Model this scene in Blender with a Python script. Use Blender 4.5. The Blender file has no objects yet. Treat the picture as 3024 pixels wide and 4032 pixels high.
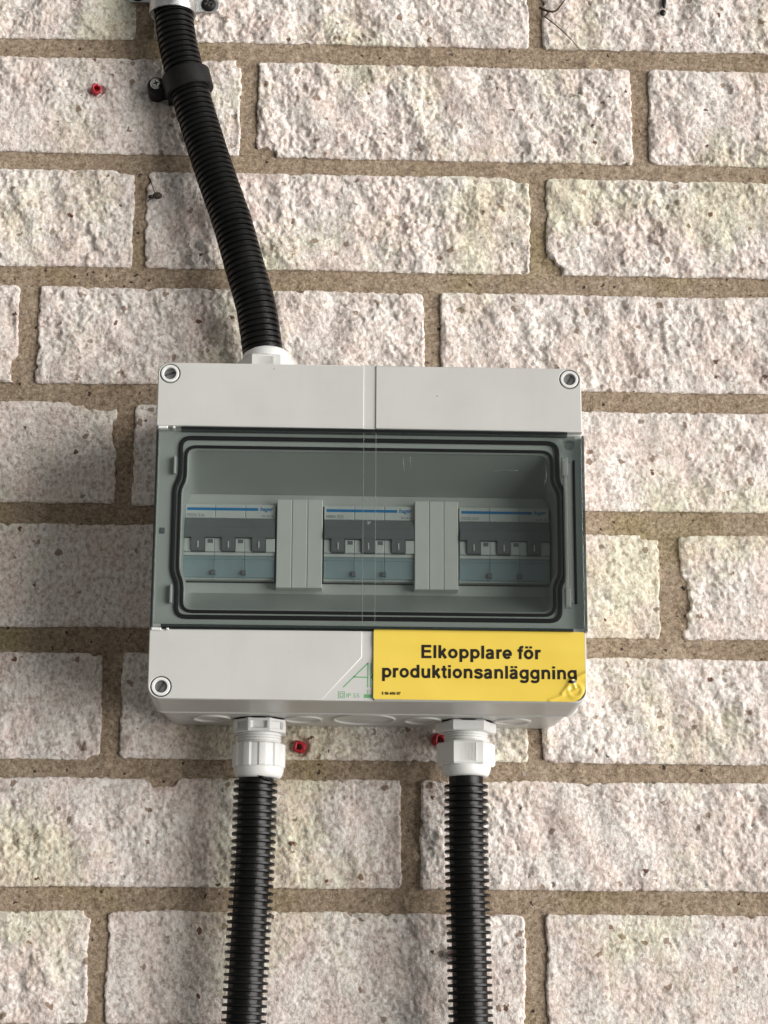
import bpy, bmesh, math, random
import numpy as np
from mathutils import Vector, Matrix

scene = bpy.context.scene
C = scene.collection
MM = 0.001

# ------------------------------------------------------------------ camera
cam_d = bpy.data.cameras.new('camera')
cam = bpy.data.objects.new('camera', cam_d)
C.objects.link(cam)
RIGHT = Vector((0.99937589, -0.0349556, 0.00509279))
UP = Vector((-0.01377464, -0.25287137, 0.96740185))
FWD = Vector((0.03252829, 0.96686823, 0.25319505))
m = Matrix.Identity(4)
for i in range(3):
    m[i][0] = RIGHT[i]; m[i][1] = UP[i]; m[i][2] = -FWD[i]
m.translation = Vector((-32.529, -1243.135, -263.940)) * MM
cam.matrix_world = m
cam_d.sensor_fit = 'VERTICAL'
cam_d.sensor_height = 34.6
cam_d.sensor_width = 34.6 * 0.75
cam_d.lens = 34.6 * 8200 / 4032
cam_d.clip_start = 0.02
cam_d.clip_end = 200
scene.camera = cam

# ------------------------------------------------------------------ sky + sun
SUN_AZ = math.radians(59)      # away from the wall's outward normal, towards +X
SUN_EL = math.radians(0)
SUN_STRENGTH = 4.5
w = bpy.data.worlds.new('World'); scene.world = w; w.use_nodes = True
wn = w.node_tree.nodes; wl = w.node_tree.links
bg = wn['Background']
sky = wn.new('ShaderNodeTexSky'); sky.sky_type = 'NISHITA'; sky.sun_disc = False
sky.sun_elevation = math.radians(12)
sky.sun_rotation = math.radians(180) - SUN_AZ
sky.dust_density = 4.0; sky.air_density = 1.0
hs = wn.new('ShaderNodeHueSaturation'); hs.inputs['Saturation'].default_value = 0.25
wl.new(sky.outputs[0], hs.inputs['Color'])
mx = wn.new('ShaderNodeMix'); mx.data_type = 'RGBA'; mx.inputs[0].default_value = 0.5
wl.new(hs.outputs[0], mx.inputs[6]); mx.inputs[7].default_value = (3.6, 3.5, 3.2, 1)  # even grey added as fill, standing in for ground bounce
wl.new(mx.outputs[2], bg.inputs['Color'])
bg.inputs['Strength'].default_value = 0.072

sd = bpy.data.lights.new('sun', 'SUN'); so = bpy.data.objects.new('sun', sd); C.objects.link(so)
sd.energy = SUN_STRENGTH; sd.angle = math.radians(52); sd.color = (1.0, 0.975, 0.94)
ldir = Vector((math.sin(SUN_AZ) * math.cos(SUN_EL), -math.cos(SUN_AZ) * math.cos(SUN_EL), math.sin(SUN_EL)))
so.rotation_euler = ldir.to_track_quat('Z', 'Y').to_euler()
so.location = ldir * 3

scene.view_settings.view_transform = 'Standard'
scene.view_settings.look = 'None'
scene.view_settings.gamma = 1
scene.view_settings.exposure = 0.16
scene.render.engine = 'CYCLES'
scene.cycles.transparent_max_bounces = 24

# ------------------------------------------------------------------ materials
MATS = {}
def new_mat(name):
    mt = bpy.data.materials.new(name); mt.use_nodes = True
    MATS[name] = mt
    nt = mt.node_tree
    return mt, nt.nodes, nt.links, nt.nodes['Principled BSDF']

def noise(n, l, co, scale, detail=3, rough=0.55):
    t = n.new('ShaderNodeTexNoise'); t.inputs['Scale'].default_value = scale
    t.inputs['Detail'].default_value = detail; t.inputs['Roughness'].default_value = rough
    l.new(co, t.inputs['Vector']); return t

def ramp(n, l, fac, stops):
    r = n.new('ShaderNodeValToRGB')
    e = r.color_ramp.elements
    e[0].position, e[0].color = stops[0][0], (*stops[0][1], 1)
    e[1].position, e[1].color = stops[-1][0], (*stops[-1][1], 1)
    for p, c in stops[1:-1]:
        k = e.new(p); k.color = (*c, 1)
    l.new(fac, r.inputs[0]); return r

def mixc(n, l, fac, a, b, blend='MIX'):
    x = n.new('ShaderNodeMix'); x.data_type = 'RGBA'; x.blend_type = blend
    for sock, v in ((x.inputs[0], fac), (x.inputs[6], a), (x.inputs[7], b)):
        if hasattr(v, 'is_output'): l.new(v, sock)
        elif isinstance(v, (int, float)): sock.default_value = v
        else: sock.default_value = (*v, 1)
    return x.outputs[2]

def bump(n, l, h, dist, strength=1.0, prev=None):
    b = n.new('ShaderNodeBump'); b.inputs['Distance'].default_value = dist
    b.inputs['Strength'].default_value = strength
    l.new(h, b.inputs['Height'])
    if prev is not None: l.new(prev, b.inputs['Normal'])
    return b.outputs[0]

def brick_material():
    mt, n, l, P = new_mat('brick')
    g = n.new('ShaderNodeNewGeometry'); co = g.outputs['Position']
    mp = n.new('ShaderNodeMapping'); mp.inputs['Scale'].default_value = (1.15, 1, 0.8)
    l.new(co, mp.inputs['Vector'])
    wob = noise(n, l, co, 260, 3)
    # soft grain
    a = noise(n, l, mp.outputs[0], 380, 5, 0.75)
    base = ramp(n, l, a.outputs['Fac'], [(0.28, (0.30, 0.24, 0.215)), (0.41, (0.55, 0.48, 0.44)), (0.51, (0.745, 0.70, 0.66)), (0.63, (0.90, 0.88, 0.85))]).outputs[0]
    # wide tonal drift
    b = noise(n, l, co, 16, 3)
    base = mixc(n, l, ramp(n, l, b.outputs['Fac'], [(0.35, (0, 0, 0)), (0.7, (0.55,) * 3)]).outputs[0], base, (0.90, 0.86, 0.83), 'MULTIPLY')
    b2 = noise(n, l, co, 34, 3)
    base = mixc(n, l, ramp(n, l, b2.outputs['Fac'], [(0.42, (0, 0, 0)), (0.62, (0.8,) * 3)]).outputs[0], base, (0.95, 0.865, 0.85), 'MULTIPLY')
    # aggregate grains: grey, tan and dusky pink pebbles
    vadd = n.new('ShaderNodeVectorMath'); vadd.operation = 'MULTIPLY_ADD'
    l.new(wob.outputs['Color'], vadd.inputs[0]); vadd.inputs[1].default_value = (0.006,) * 3; l.new(co, vadd.inputs[2])
    def pebbles(scale, rad, keep, col, amount):
        nonlocal base
        v = n.new('ShaderNodeTexVoronoi'); v.inputs['Scale'].default_value = scale
        l.new(vadd.outputs[0], v.inputs['Vector'])
        d = n.new('ShaderNodeMath'); d.operation = 'LESS_THAN'; d.inputs[1].default_value = rad
        l.new(v.outputs['Distance'], d.inputs[0])
        sep = n.new('ShaderNodeSeparateColor'); l.new(v.outputs['Color'], sep.inputs[0])
        k = n.new('ShaderNodeMath'); k.operation = 'LESS_THAN'; k.inputs[1].default_value = keep
        l.new(sep.outputs[0], k.inputs[0])
        mu = n.new('ShaderNodeMath'); mu.operation = 'MULTIPLY'
        l.new(d.outputs[0], mu.inputs[0]); l.new(k.outputs[0], mu.inputs[1])
        m2 = n.new('ShaderNodeMath'); m2.operation = 'MULTIPLY'; m2.inputs[1].default_value = amount
        l.new(mu.outputs[0], m2.inputs[0])
        cr = ramp(n, l, sep.outputs[1], col)
        base = mixc(n, l, m2.outputs[0], base, cr.outputs[0])
    pebbles(260, 0.36, 0.42, [(0.0, (0.36, 0.30, 0.26)), (0.5, (0.45, 0.37, 0.33)), (1.0, (0.34, 0.32, 0.30))], 0.75)
    pebbles(150, 0.30, 0.10, [(0.0, (0.20, 0.12, 0.075)), (0.6, (0.25, 0.19, 0.14)), (1.0, (0.20, 0.20, 0.19))], 0.85)
    pebbles(95, 0.16, 0.09, [(0.0, (0.14, 0.05, 0.03)), (0.5, (0.10, 0.06, 0.045)), (1.0, (0.045, 0.045, 0.05))], 0.95)
    # algae
    q = noise(n, l, co, 9.5, 2, 0.5); q2 = noise(n, l, co, 120, 3)
    am = n.new('ShaderNodeMath'); am.operation = 'MULTIPLY_ADD'; am.inputs[1].default_value = 0.28
    l.new(q2.outputs['Fac'], am.inputs[0]); l.new(q.outputs['Fac'], am.inputs[2])
    fac = ramp(n, l, am.outputs[0], [(0.66, (0, 0, 0)), (0.80, (0.8,) * 3)]).outputs[0]
    base = mixc(n, l, fac, base, (0.91, 0.94, 0.77), 'MULTIPLY')
    l.new(base, P.inputs['Base Color'])
    P.inputs['Roughness'].default_value = 0.9
    P.inputs['Specular IOR Level'].default_value = 0.25
    f1 = noise(n, l, co, 480, 4, 0.6)
    l.new(bump(n, l, f1.outputs['Fac'], 0.0012, 0.7), P.inputs['Normal'])
    return mt

def mortar_material():
    mt, n, l, P = new_mat('mortar')
    g = n.new('ShaderNodeNewGeometry'); co = g.outputs['Position']
    a = noise(n, l, co, 430, 5, 0.85)
    base = ramp(n, l, a.outputs['Fac'], [(0.32, (0.085, 0.062, 0.042)), (0.44, (0.27, 0.205, 0.145)), (0.54, (0.40, 0.315, 0.235)), (0.68, (0.62, 0.53, 0.41))]).outputs[0]
    b = noise(n, l, co, 22, 3)
    base = mixc(n, l, ramp(n, l, b.outputs['Fac'], [(0.35, (0, 0, 0)), (0.68, (0.8,) * 3)]).outputs[0], base, (0.80, 0.76, 0.72), 'MULTIPLY')
    q = noise(n, l, co, 11, 2)
    base = mixc(n, l, ramp(n, l, q.outputs['Fac'], [(0.55, (0, 0, 0)), (0.68, (0.45,) * 3)]).outputs[0], base, (0.82, 0.90, 0.55), 'MULTIPLY')
    v = n.new('ShaderNodeTexVoronoi'); v.inputs['Scale'].default_value = 260
    wb = noise(n, l, co, 300, 3); va = n.new('ShaderNodeVectorMath'); va.operation = 'MULTIPLY_ADD'; va.inputs[1].default_value = (0.005,) * 3
    l.new(wb.outputs['Color'], va.inputs[0]); l.new(co, va.inputs[2]); l.new(va.outputs[0], v.inputs['Vector'])
    sep = n.new('ShaderNodeSeparateColor'); l.new(v.outputs['Color'], sep.inputs[0])
    d = n.new('ShaderNodeMath'); d.operation = 'LESS_THAN'; d.inputs[1].default_value = 0.28; l.new(v.outputs['Distance'], d.inputs[0])
    k = n.new('ShaderNodeMath'); k.operation = 'LESS_THAN'; k.inputs[1].default_value = 0.12; l.new(sep.outputs[0], k.inputs[0])
    mu = n.new('ShaderNodeMath'); mu.operation = 'MULTIPLY'; l.new(d.outputs[0], mu.inputs[0]); l.new(k.outputs[0], mu.inputs[1])
    base = mixc(n, l, mu.outputs[0], base, ramp(n, l, sep.outputs[1], [(0, (0.05, 0.04, 0.03)), (0.7, (0.12, 0.07, 0.05)), (1, (0.5, 0.45, 0.38))]).outputs[0])
    l.new(base, P.inputs['Base Color'])
    P.inputs['Roughness'].default_value = 0.95; P.inputs['Specular IOR Level'].default_value = 0.2
    l.new(bump(n, l, a.outputs['Fac'], 0.0014, 0.8), P.inputs['Normal'])
    return mt

def plastic(name, col, rough=0.4, spec=0.5, grain=0.06, gscale=60, bumpd=0.00004, bscale=900, coat=0.0):
    mt, n, l, P = new_mat(name)
    g = n.new('ShaderNodeNewGeometry'); co = g.outputs['Position']
    a = noise(n, l, co, gscale, 3)
    lo = tuple(c * (1 - grain) for c in col); hi = tuple(min(1, c * (1 + grain)) for c in col)
    l.new(ramp(n, l, a.outputs['Fac'], [(0.3, lo), (0.7, hi)]).outputs[0], P.inputs['Base Color'])
    P.inputs['Roughness'].default_value = rough
    P.inputs['Specular IOR Level'].default_value = spec
    P.inputs['Coat Weight'].default_value = coat
    if bumpd:
        b = noise(n, l, co, bscale, 2)
        l.new(bump(n, l, b.outputs['Fac'], bumpd), P.inputs['Normal'])
    return mt

def enclosure_material():
    mt = plastic('enclosure_grey', (0.54, 0.54, 0.52), 0.36, 0.5, 0.04, 28, 0.00005, 1500)
    n, l = mt.node_tree.nodes, mt.node_tree.links; P = n['Principled BSDF']
    src = P.inputs['Base Color'].links[0].from_socket
    g = n.new('ShaderNodeNewGeometry'); co = g.outputs['Position']
    mp = n.new('ShaderNodeMapping'); mp.inputs['Scale'].default_value = (1, 1, 0.09); l.new(co, mp.inputs['Vector'])
    a = noise(n, l, mp.outputs[0], 170, 4, 0.6)                     # faint run-off streaks
    c = mixc(n, l, ramp(n, l, a.outputs['Fac'], [(0.5, (0, 0, 0)), (0.74, (0.22,) * 3)]).outputs[0], src, (0.93, 0.915, 0.88), 'MULTIPLY')
    v = n.new('ShaderNodeTexVoronoi'); v.inputs['Scale'].default_value = 85; l.new(co, v.inputs['Vector'])
    sep = n.new('ShaderNodeSeparateColor'); l.new(v.outputs['Color'], sep.inputs[0])
    d = n.new('ShaderNodeMath'); d.operation = 'LESS_THAN'; d.inputs[1].default_value = 0.06; l.new(v.outputs['Distance'], d.inputs[0])
    k = n.new('ShaderNodeMath'); k.operation = 'LESS_THAN'; k.inputs[1].default_value = 0.16; l.new(sep.outputs[0], k.inputs[0])
    mu = n.new('ShaderNodeMath'); mu.operation = 'MULTIPLY'; l.new(d.outputs[0], mu.inputs[0]); l.new(k.outputs[0], mu.inputs[1])
    m2 = n.new('ShaderNodeMath'); m2.operation = 'MULTIPLY'; m2.inputs[1].default_value = 0.6; l.new(mu.outputs[0], m2.inputs[0])
    c = mixc(n, l, m2.outputs[0], c, (0.16, 0.14, 0.12))           # specks of dirt
    l.new(c, P.inputs['Base Color'])

def metal(name, col, rough):
    mt, n, l, P = new_mat(name)
    g = n.new('ShaderNodeNewGeometry'); a = noise(n, l, g.outputs['Position'], 300, 4)
    l.new(ramp(n, l, a.outputs['Fac'], [(0.3, tuple(c * .75 for c in col)), (0.7, col)]).outputs[0], P.inputs['Base Color'])
    l.new(ramp(n, l, a.outputs['Fac'], [(0.3, (rough,) * 3), (0.7, (rough + .15,) * 3)]).outputs[0], P.inputs['Roughness'])
    P.inputs['Metallic'].default_value = 1.0
    return mt

def clear(name, tint, base=0.04, rough=0.03, haze=0.0, hazecol=(0.5, 0.52, 0.5)):
    """thin tinted clear plastic: straight-through tint plus mirror reflection"""
    mt, n, l, P = new_mat(name); n.remove(P)
    out = n['Material Output']
    tr = n.new('ShaderNodeBsdfTransparent'); tr.inputs[0].default_value = (*tint, 1)
    gl = n.new('ShaderNodeBsdfGlossy'); gl.inputs['Roughness'].default_value = rough
    lw = n.new('ShaderNodeLayerWeight'); lw.inputs['Blend'].default_value = 0.5
    p = n.new('ShaderNodeMath'); p.operation = 'POWER'; p.inputs[1].default_value = 5; l.new(lw.outputs['Facing'], p.inputs[0])
    q = n.new('ShaderNodeMath'); q.operation = 'MULTIPLY_ADD'; q.inputs[1].default_value = 0.6; q.inputs[2].default_value = base
    l.new(p.outputs[0], q.inputs[0])
    body = tr.outputs[0]
    if haze:
        df = n.new('ShaderNodeBsdfDiffuse'); df.inputs[0].default_value = (*hazecol, 1)
        g = n.new('ShaderNodeNewGeometry'); a = noise(n, l, g.outputs['Position'], 45, 4)
        k = 0.6 if haze < .1 else 0.1
        r = ramp(n, l, a.outputs['Fac'], [(0.3, (haze * (1 - k),) * 3), (0.75, (haze * (1 + k),) * 3)])
        ms = n.new('ShaderNodeMixShader'); l.new(r.outputs[0], ms.inputs[0]); l.new(body, ms.inputs[1]); l.new(df.outputs[0], ms.inputs[2])
        body = ms.outputs[0]
    ms = n.new('ShaderNodeMixShader'); l.new(q.outputs[0], ms.inputs[0]); l.new(body, ms.inputs[1]); l.new(gl.outputs[0], ms.inputs[2])
    l.new(ms.outputs[0], out.inputs['Surface'])
    return mt

brick_material(); mortar_material()
enclosure_material()
plastic('inner_grey', (0.62, 0.63, 0.60), 0.45, 0.4, 0.03, 40)
plastic('well_shaded_grey', (0.42, 0.43, 0.41), 0.35, 0.5, 0.03, 40)  # darker copy of the lid plastic, the well's shade is in the colour
plastic('gland_white', (0.72, 0.72, 0.71), 0.35, 0.5, 0.03, 60)
plastic('conduit_black', (0.006, 0.006, 0.006), 0.32, 0.23, 0.5, 70, 0.00015, 500)
plastic('clip_black', (0.010, 0.010, 0.010), 0.5, 0.2, 0.4, 90, 0.00012, 700)
plastic('gasket_black', (0.006, 0.006, 0.007), 0.5, 0.12, 0.2)
plastic('breaker_grey', (0.70, 0.71, 0.69), 0.45, 0.4, 0.03)
plastic('toggle_grey', (0.18, 0.188, 0.198), 0.45, 0.4, 0.08)
plastic('toggle_mark', (0.75, 0.75, 0.72), 0.5)
plastic('blank_grey', (0.86, 0.84, 0.80), 0.4, 0.4, 0.02)
plastic('print_blue', (0.015, 0.22, 0.52), 0.5, 0.3, 0.03)
plastic('print_grey', (0.22, 0.22, 0.22), 0.6, 0.3, 0.03)
plastic('print_green', (0.13, 0.36, 0.17), 0.5, 0.3, 0.08)
plastic('print_black', (0.015, 0.012, 0.010), 0.3, 0.5, 0.1)
plastic('recess_shade', (0.05, 0.05, 0.048), 0.6)  # near-black that paints shade inside the box and screw crosses
plastic('plug_red', (0.42, 0.012, 0.025), 0.4, 0.5, 0.15, 300)
plastic('insect_brown', (0.06, 0.045, 0.035), 0.6, 0.3, 0.5, 600)
plastic('twig_brown', (0.05, 0.035, 0.022), 0.8, 0.2, 0.4, 600)
plastic('tar_black', (0.008, 0.008, 0.009), 0.3)
metal('screw_zinc', (0.30, 0.30, 0.30), 0.4)
metal('screw_bright', (0.75, 0.74, 0.72), 0.22)
metal('galvanised', (0.62, 0.63, 0.63), 0.35)
clear('smoked_clear', (0.755, 0.78, 0.775), 0.034, 0.03, 0.003)
clear('moulded_edge', (0.75, 0.77, 0.76), 0.08, 0.1, 0.14, (0.7, 0.73, 0.7))  # pale haze paints in the light caught by moulded edges
clear('smoked_edge', (0.34, 0.38, 0.38), 0.04, 0.15, 0.05, (0.1, 0.11, 0.11))
clear('cover_clear_blue', (0.80, 0.88, 0.90), 0.05, 0.08, 0.42, (0.60, 0.71, 0.74))

def sticker_material():
    mt, n, l, P = new_mat('sticker_yellow')
    g = n.new('ShaderNodeNewGeometry'); co = g.outputs['Position']
    a = noise(n, l, co, 25, 3)
    l.new(ramp(n, l, a.outputs['Fac'], [(0.3, (0.79, 0.57, 0.07)), (0.7, (0.84, 0.63, 0.095))]).outputs[0], P.inputs['Base Color'])
    P.inputs['Roughness'].default_value = 0.3
    P.inputs['Coat Weight'].default_value = 1.0; P.inputs['Coat Roughness'].default_value = 0.06
    return mt
sticker_material()

# ------------------------------------------------------------------ builders (millimetres, x right, y into wall, z up)
def origin_of(parent):
    o = Vector((0, 0, 0)); p = parent
    while p is not None:
        o += p.location; p = p.parent
    return o

def link_mesh(name, me, mat, parent=None, origin=None):
    ob = bpy.data.objects.new(name, me); C.objects.link(ob)
    me.materials.append(MATS[mat])
    if parent is not None: ob.parent = parent
    if origin is not None: ob.location = origin
    return ob

class MB:
    def __init__(s): s.v = []; s.f = []; s.sm = []
    def add(s, vs, fs, smooth=False):
        o = len(s.v); s.v += [tuple(v) for v in vs]
        for f in fs: s.f.append(tuple(o + i for i in f)); s.sm.append(smooth)
        return s
    def box(s, x0, x1, y0, y1, z0, z1, c=0.0):
        """box with its front (-y) edges chamfered by c"""
        if c <= 0:
            vs = [(x, y, z) for y in (y0, y1) for z in (z0, z1) for x in (x0, x1)]
            return s.add(vs, [(0, 1, 3, 2), (4, 6, 7, 5), (0, 4, 5, 1), (2, 3, 7, 6), (0, 2, 6, 4), (1, 5, 7, 3)])
        def r(y, k): return [(x0 + k, y, z0 + k), (x1 - k, y, z0 + k), (x1 - k, y, z1 - k), (x0 + k, y, z1 - k)]
        vs = r(y0, c) + r(y0 + c, 0) + r(y1, 0)
        fs = [(0, 1, 2, 3), (11, 10, 9, 8)]
        for a in (0, 4):
            for i in range(4):
                j = (i + 1) % 4; fs.append((a + j, a + i, a + 4 + i, a + 4 + j))
        return s.add(vs, fs)
    def loft(s, rings, close=True, cap0=False, cap1=False, smooth=True):
        n = len(rings[0]); vs = [p for r in rings for p in r]; fs = []
        for k in range(len(rings) - 1):
            for i in range(n if close else n - 1):
                j = (i + 1) % n; fs.append((k * n + i, k * n + j, (k + 1) * n + j, (k + 1) * n + i))
        s.add(vs, fs, smooth)
        o = len(s.v) - len(vs)
        if cap0: s.f.append(tuple(o + i for i in reversed(range(n)))); s.sm.append(False)
        if cap1: s.f.append(tuple(o + (len(rings) - 1) * n + i for i in range(n))); s.sm.append(False)
        return s
    def lathe(s, prof, origin, axis, seg=40, smooth=False, cap=True, rot=0.0, radfn=None):
        ax = Vector(axis).normalized(); t = Vector((1, 0, 0)) if abs(ax.x) < .9 else Vector((0, 0, 1))
        u = (t - ax * t.dot(ax)).normalized(); v = ax.cross(u); o = Vector(origin); rings = []
        for r, h in prof:
            ring = []
            for i in range(seg):
                a = rot + 2 * math.pi * i / seg; rr = r * (radfn(a, h) if radfn else 1)
                ring.append(o + ax * h + (u * math.cos(a) + v * math.sin(a)) * rr)
            rings.append(ring)
        return s.loft(rings, True, cap, cap, smooth)
    def build(s, name, mat, parent=None, origin=None, autosmooth=None):
        org = (Vector(origin) if origin is not None else (origin_of(parent) / MM))
        me = bpy.data.meshes.new(name)
        me.from_pydata([((v[0] - org[0]) * MM, (v[1] - org[1]) * MM, (v[2] - org[2]) * MM) for v in s.v], [], s.f)
        bm = bmesh.new(); bm.from_mesh(me); bmesh.ops.recalc_face_normals(bm, faces=bm.faces); bm.to_mesh(me); bm.free()
        me.polygons.foreach_set('use_smooth', s.sm)
        if autosmooth:
            me.polygons.foreach_set('use_smooth', [True] * len(me.polygons)); me.set_sharp_from_angle(angle=math.radians(autosmooth))
        return link_mesh(name, me, mat, parent, org * MM if origin is not None else None)

def thing(name, label, cat, org, group=None):
    o = bpy.data.objects.new(name, None); C.objects.link(o); o.location = Vector(org) * MM
    o.empty_display_size = 0.01
    o['label'] = label; o['category'] = cat
    if group: o['group'] = group
    return o

def tag(o, label, cat, group=None):
    o['label'] = label; o['category'] = cat
    if group: o['group'] = group
    return o

def rrect(x0, x1, z0, z1, r, n=8):
    """rounded rectangle (anticlockwise); r is one radius or four (bl, br, tr, tl)"""
    rs = (r,) * 4 if isinstance(r, (int, float)) else r
    pts = []
    for (cx, cz, a0, rr) in ((x0, z0, 180, rs[0]), (x1, z0, 270, rs[1]), (x1, z1, 0, rs[2]), (x0, z1, 90, rs[3])):
        if rr <= 0: pts.append((cx, cz)); continue
        ox = cx + rr if cx == x0 else cx - rr; oz = cz + rr if cz == z0 else cz - rr
        for i in range(n + 1):
            a = math.radians(a0 + 90 * i / n); pts.append((ox + rr * math.cos(a), oz + rr * math.sin(a)))
    return pts

def circle(cx, cz, r, n=40):
    return [(cx + r * math.cos(2 * math.pi * i / n), cz + r * math.sin(2 * math.pi * i / n)) for i in range(n)]

def round_poly(pts, r, n=5):
    out = []; N = len(pts)
    for i in range(N):
        p0, p1, p2 = Vector(pts[i - 1]), Vector(pts[i]), Vector(pts[(i + 1) % N])
        rr = r[i] if isinstance(r, (list, tuple)) else r
        a = p1 + (p0 - p1).normalized() * min(rr, (p0 - p1).length * .45)
        b = p1 + (p2 - p1).normalized() * min(rr, (p2 - p1).length * .45)
        for k in range(n + 1):
            t = k / n; q = a * (1 - t) ** 2 + p1 * 2 * t * (1 - t) + b * t * t; out.append((q.x, q.y))
    return out

def curve_mesh(cu, name):
    ob = bpy.data.objects.new(name, cu); C.objects.link(ob)
    dg = bpy.context.evaluated_depsgraph_get(); dg.update()
    me = bpy.data.meshes.new_from_object(ob.evaluated_get(dg))
    bpy.data.objects.remove(ob); bpy.data.curves.remove(cu)
    me.name = name; me.materials.clear()
    return me

def plate(name, loops, d0, d1, mat, parent, bev=0.0, sharp=35):
    """flat outline with holes, from d0 to d1 mm off the wall, front edge rounded"""
    cu = bpy.data.curves.new(name, 'CURVE'); cu.dimensions = '2D'; cu.fill_mode = 'BOTH'
    for lp in loops:
        sp = cu.splines.new('POLY'); sp.points.add(len(lp) - 1); sp.use_cyclic_u = True
        for p, q in zip(sp.points, lp): p.co = (q[0], q[1], 0, 1)
    half = (d1 - d0) / 2
    cu.extrude = max(half - bev, 0.0); cu.bevel_depth = bev; cu.bevel_resolution = 2 if bev else 0; cu.offset = -bev
    me = curve_mesh(cu, name)
    org = origin_of(parent) / MM; mid = (d0 + d1) / 2
    for v in me.vertices:
        x, y, z = v.co; v.co = ((x - org.x) * MM, (-(mid + z) - org.y) * MM, (y - org.z) * MM)
    me.polygons.foreach_set('use_smooth', [True] * len(me.polygons)); me.set_sharp_from_angle(angle=math.radians(sharp))
    return link_mesh(name, me, mat, parent)

def text(name, body, x0, x1, zbase, d, mat, parent, height=None, bold=0.0, warp=None, shear=0.0):
    """flat lettering fitted between x0 and x1 on baseline zbase"""
    cu = bpy.data.curves.new(name, 'FONT'); cu.body = body; cu.size = 10; cu.offset = bold; cu.shear = shear
    cu.resolution_u = 6; cu.extrude = 0.02
    me = curve_mesh(cu, name)
    co = np.array([v.co[:] for v in me.vertices])
    mn, mxx = co[:, 0].min(), co[:, 0].max(); sx = (x1 - x0) / (mxx - mn)
    sz = sx if height is None else height / (co[:, 1].max())
    org = origin_of(parent) / MM
    for v, c in zip(me.vertices, co):
        X = x0 + (c[0] - mn) * sx; Z = zbase + c[1] * sz
        dd = d + (warp(X, Z) if warp else 0) + c[2]
        v.co = ((X - org.x) * MM, (-dd - org.y) * MM, (Z - org.z) * MM)
    return link_mesh(name, me, mat, parent)

def catmull(pts, step=1.0):
    P = [Vector(p) for p in pts]; P = [P[0] * 2 - P[1]] + P + [P[-1] * 2 - P[-2]]; out = []
    for i in range(1, len(P) - 2):
        n = max(2, int((P[i + 1] - P[i]).length / step))
        for k in range(n):
            t = k / n; a, b, c, d = P[i - 1], P[i], P[i + 1], P[i + 2]
            out.append(0.5 * ((2 * b) + (c - a) * t + (2 * a - 5 * b + 4 * c - d) * t * t + (3 * b - a - 3 * c + d) * t ** 3))
    out.append(P[-2]); return out

def _arc(cx, cy, rx, ry, a0, a1, n=18):
    return [(cx + rx * math.cos(math.radians(a0 + (a1 - a0) * i / n)), cy + ry * math.sin(math.radians(a0 + (a1 - a0) * i / n))) for i in range(n + 1)]
def _sm(pts):
    return [(p.x, p.y) for p in catmull([(a, b, 0) for a, b in pts], .03)]
_O = lambda cx: _arc(cx, .365, .265, .275, 0, 360, 28)
_A = [_sm([(.135, .53), (.20, .625), (.36, .655), (.52, .61), (.565, .48), (.565, .3)]), [(.565, .48), (.565, .12), (.60, 0)],
      _sm([(.565, .43), (.40, .385), (.22, .34), (.135, .21), (.20, .085), (.34, .07), (.49, .13), (.565, .27)])]
GLYPH = {' ': (.39, []), 'E': (.93, [[(.19, 0), (.19, 1)], [(.1, .085), (.86, .085)], [(.1, .525), (.80, .525)], [(.1, .915), (.84, .915)]]),
    'l': (.39, [[(.195, 0), (.195, 1)]]), 'i': (.39, [[(.195, 0), (.195, .73)], [(.195, .83), (.195, 1)]]),
    'k': (.78, [[(.19, 0), (.19, 1)], [(.22, .27), (.62, .73)], [(.37, .42), (.66, 0)]]), 'o': (.85, [_O(.425)]),
    'p': (.85, [[(.19, -.28), (.19, .73)], _O(.445)]), 'd': (.85, [[(.66, 0), (.66, 1)], _O(.405)]), 'a': (.78, _A),
    'r': (.54, [[(.19, 0), (.19, .73)], _sm([(.19, .40), (.24, .57), (.36, .635), (.51, .62)])]),
    'e': (.78, [_arc(.39, .365, .265, .275, 0, 318, 26), [(.14, .335), (.74, .335)]]),
    'f': (.46, [_sm([(.23, 0), (.23, .5), (.235, .80), (.31, .915), (.47, .905)]), [(.02, .655), (.43, .655)]]),
    'u': (.85, [_sm([(.19, .73), (.19, .30), (.25, .12), (.40, .075), (.58, .13), (.66, .30)]), [(.66, 0), (.66, .73)]]),
    't': (.46, [_sm([(.23, .95), (.23, .6), (.23, .2), (.29, .09), (.44, .085)]), [(.02, .655), (.43, .655)]]),
    'n': (.85, [[(.19, 0), (.19, .73)], _sm([(.19, .43), (.27, .60), (.45, .65), (.61, .59), (.66, .42), (.66, .2), (.66, 0)])]),
    's': (.78, [_sm([(.645, .50), (.57, .62), (.39, .655), (.21, .62), (.155, .53), (.24, .44), (.42, .385), (.58, .315), (.64, .215), (.57, .11), (.39, .07), (.20, .11), (.125, .22)])]),
    'g': (.85, [_O(.405), _sm([(.66, .73), (.66, .3), (.66, -.05), (.58, -.18), (.40, -.215), (.22, -.19), (.15, -.10)])])}
GLYPH['\u00f6'] = (.85, [_O(.425), [(.27, .82), (.27, .99)], [(.58, .82), (.58, .99)]])
GLYPH['\u00e4'] = (.78, _A + [[(.23, .82), (.23, .99)], [(.54, .82), (.54, .99)]])

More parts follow.
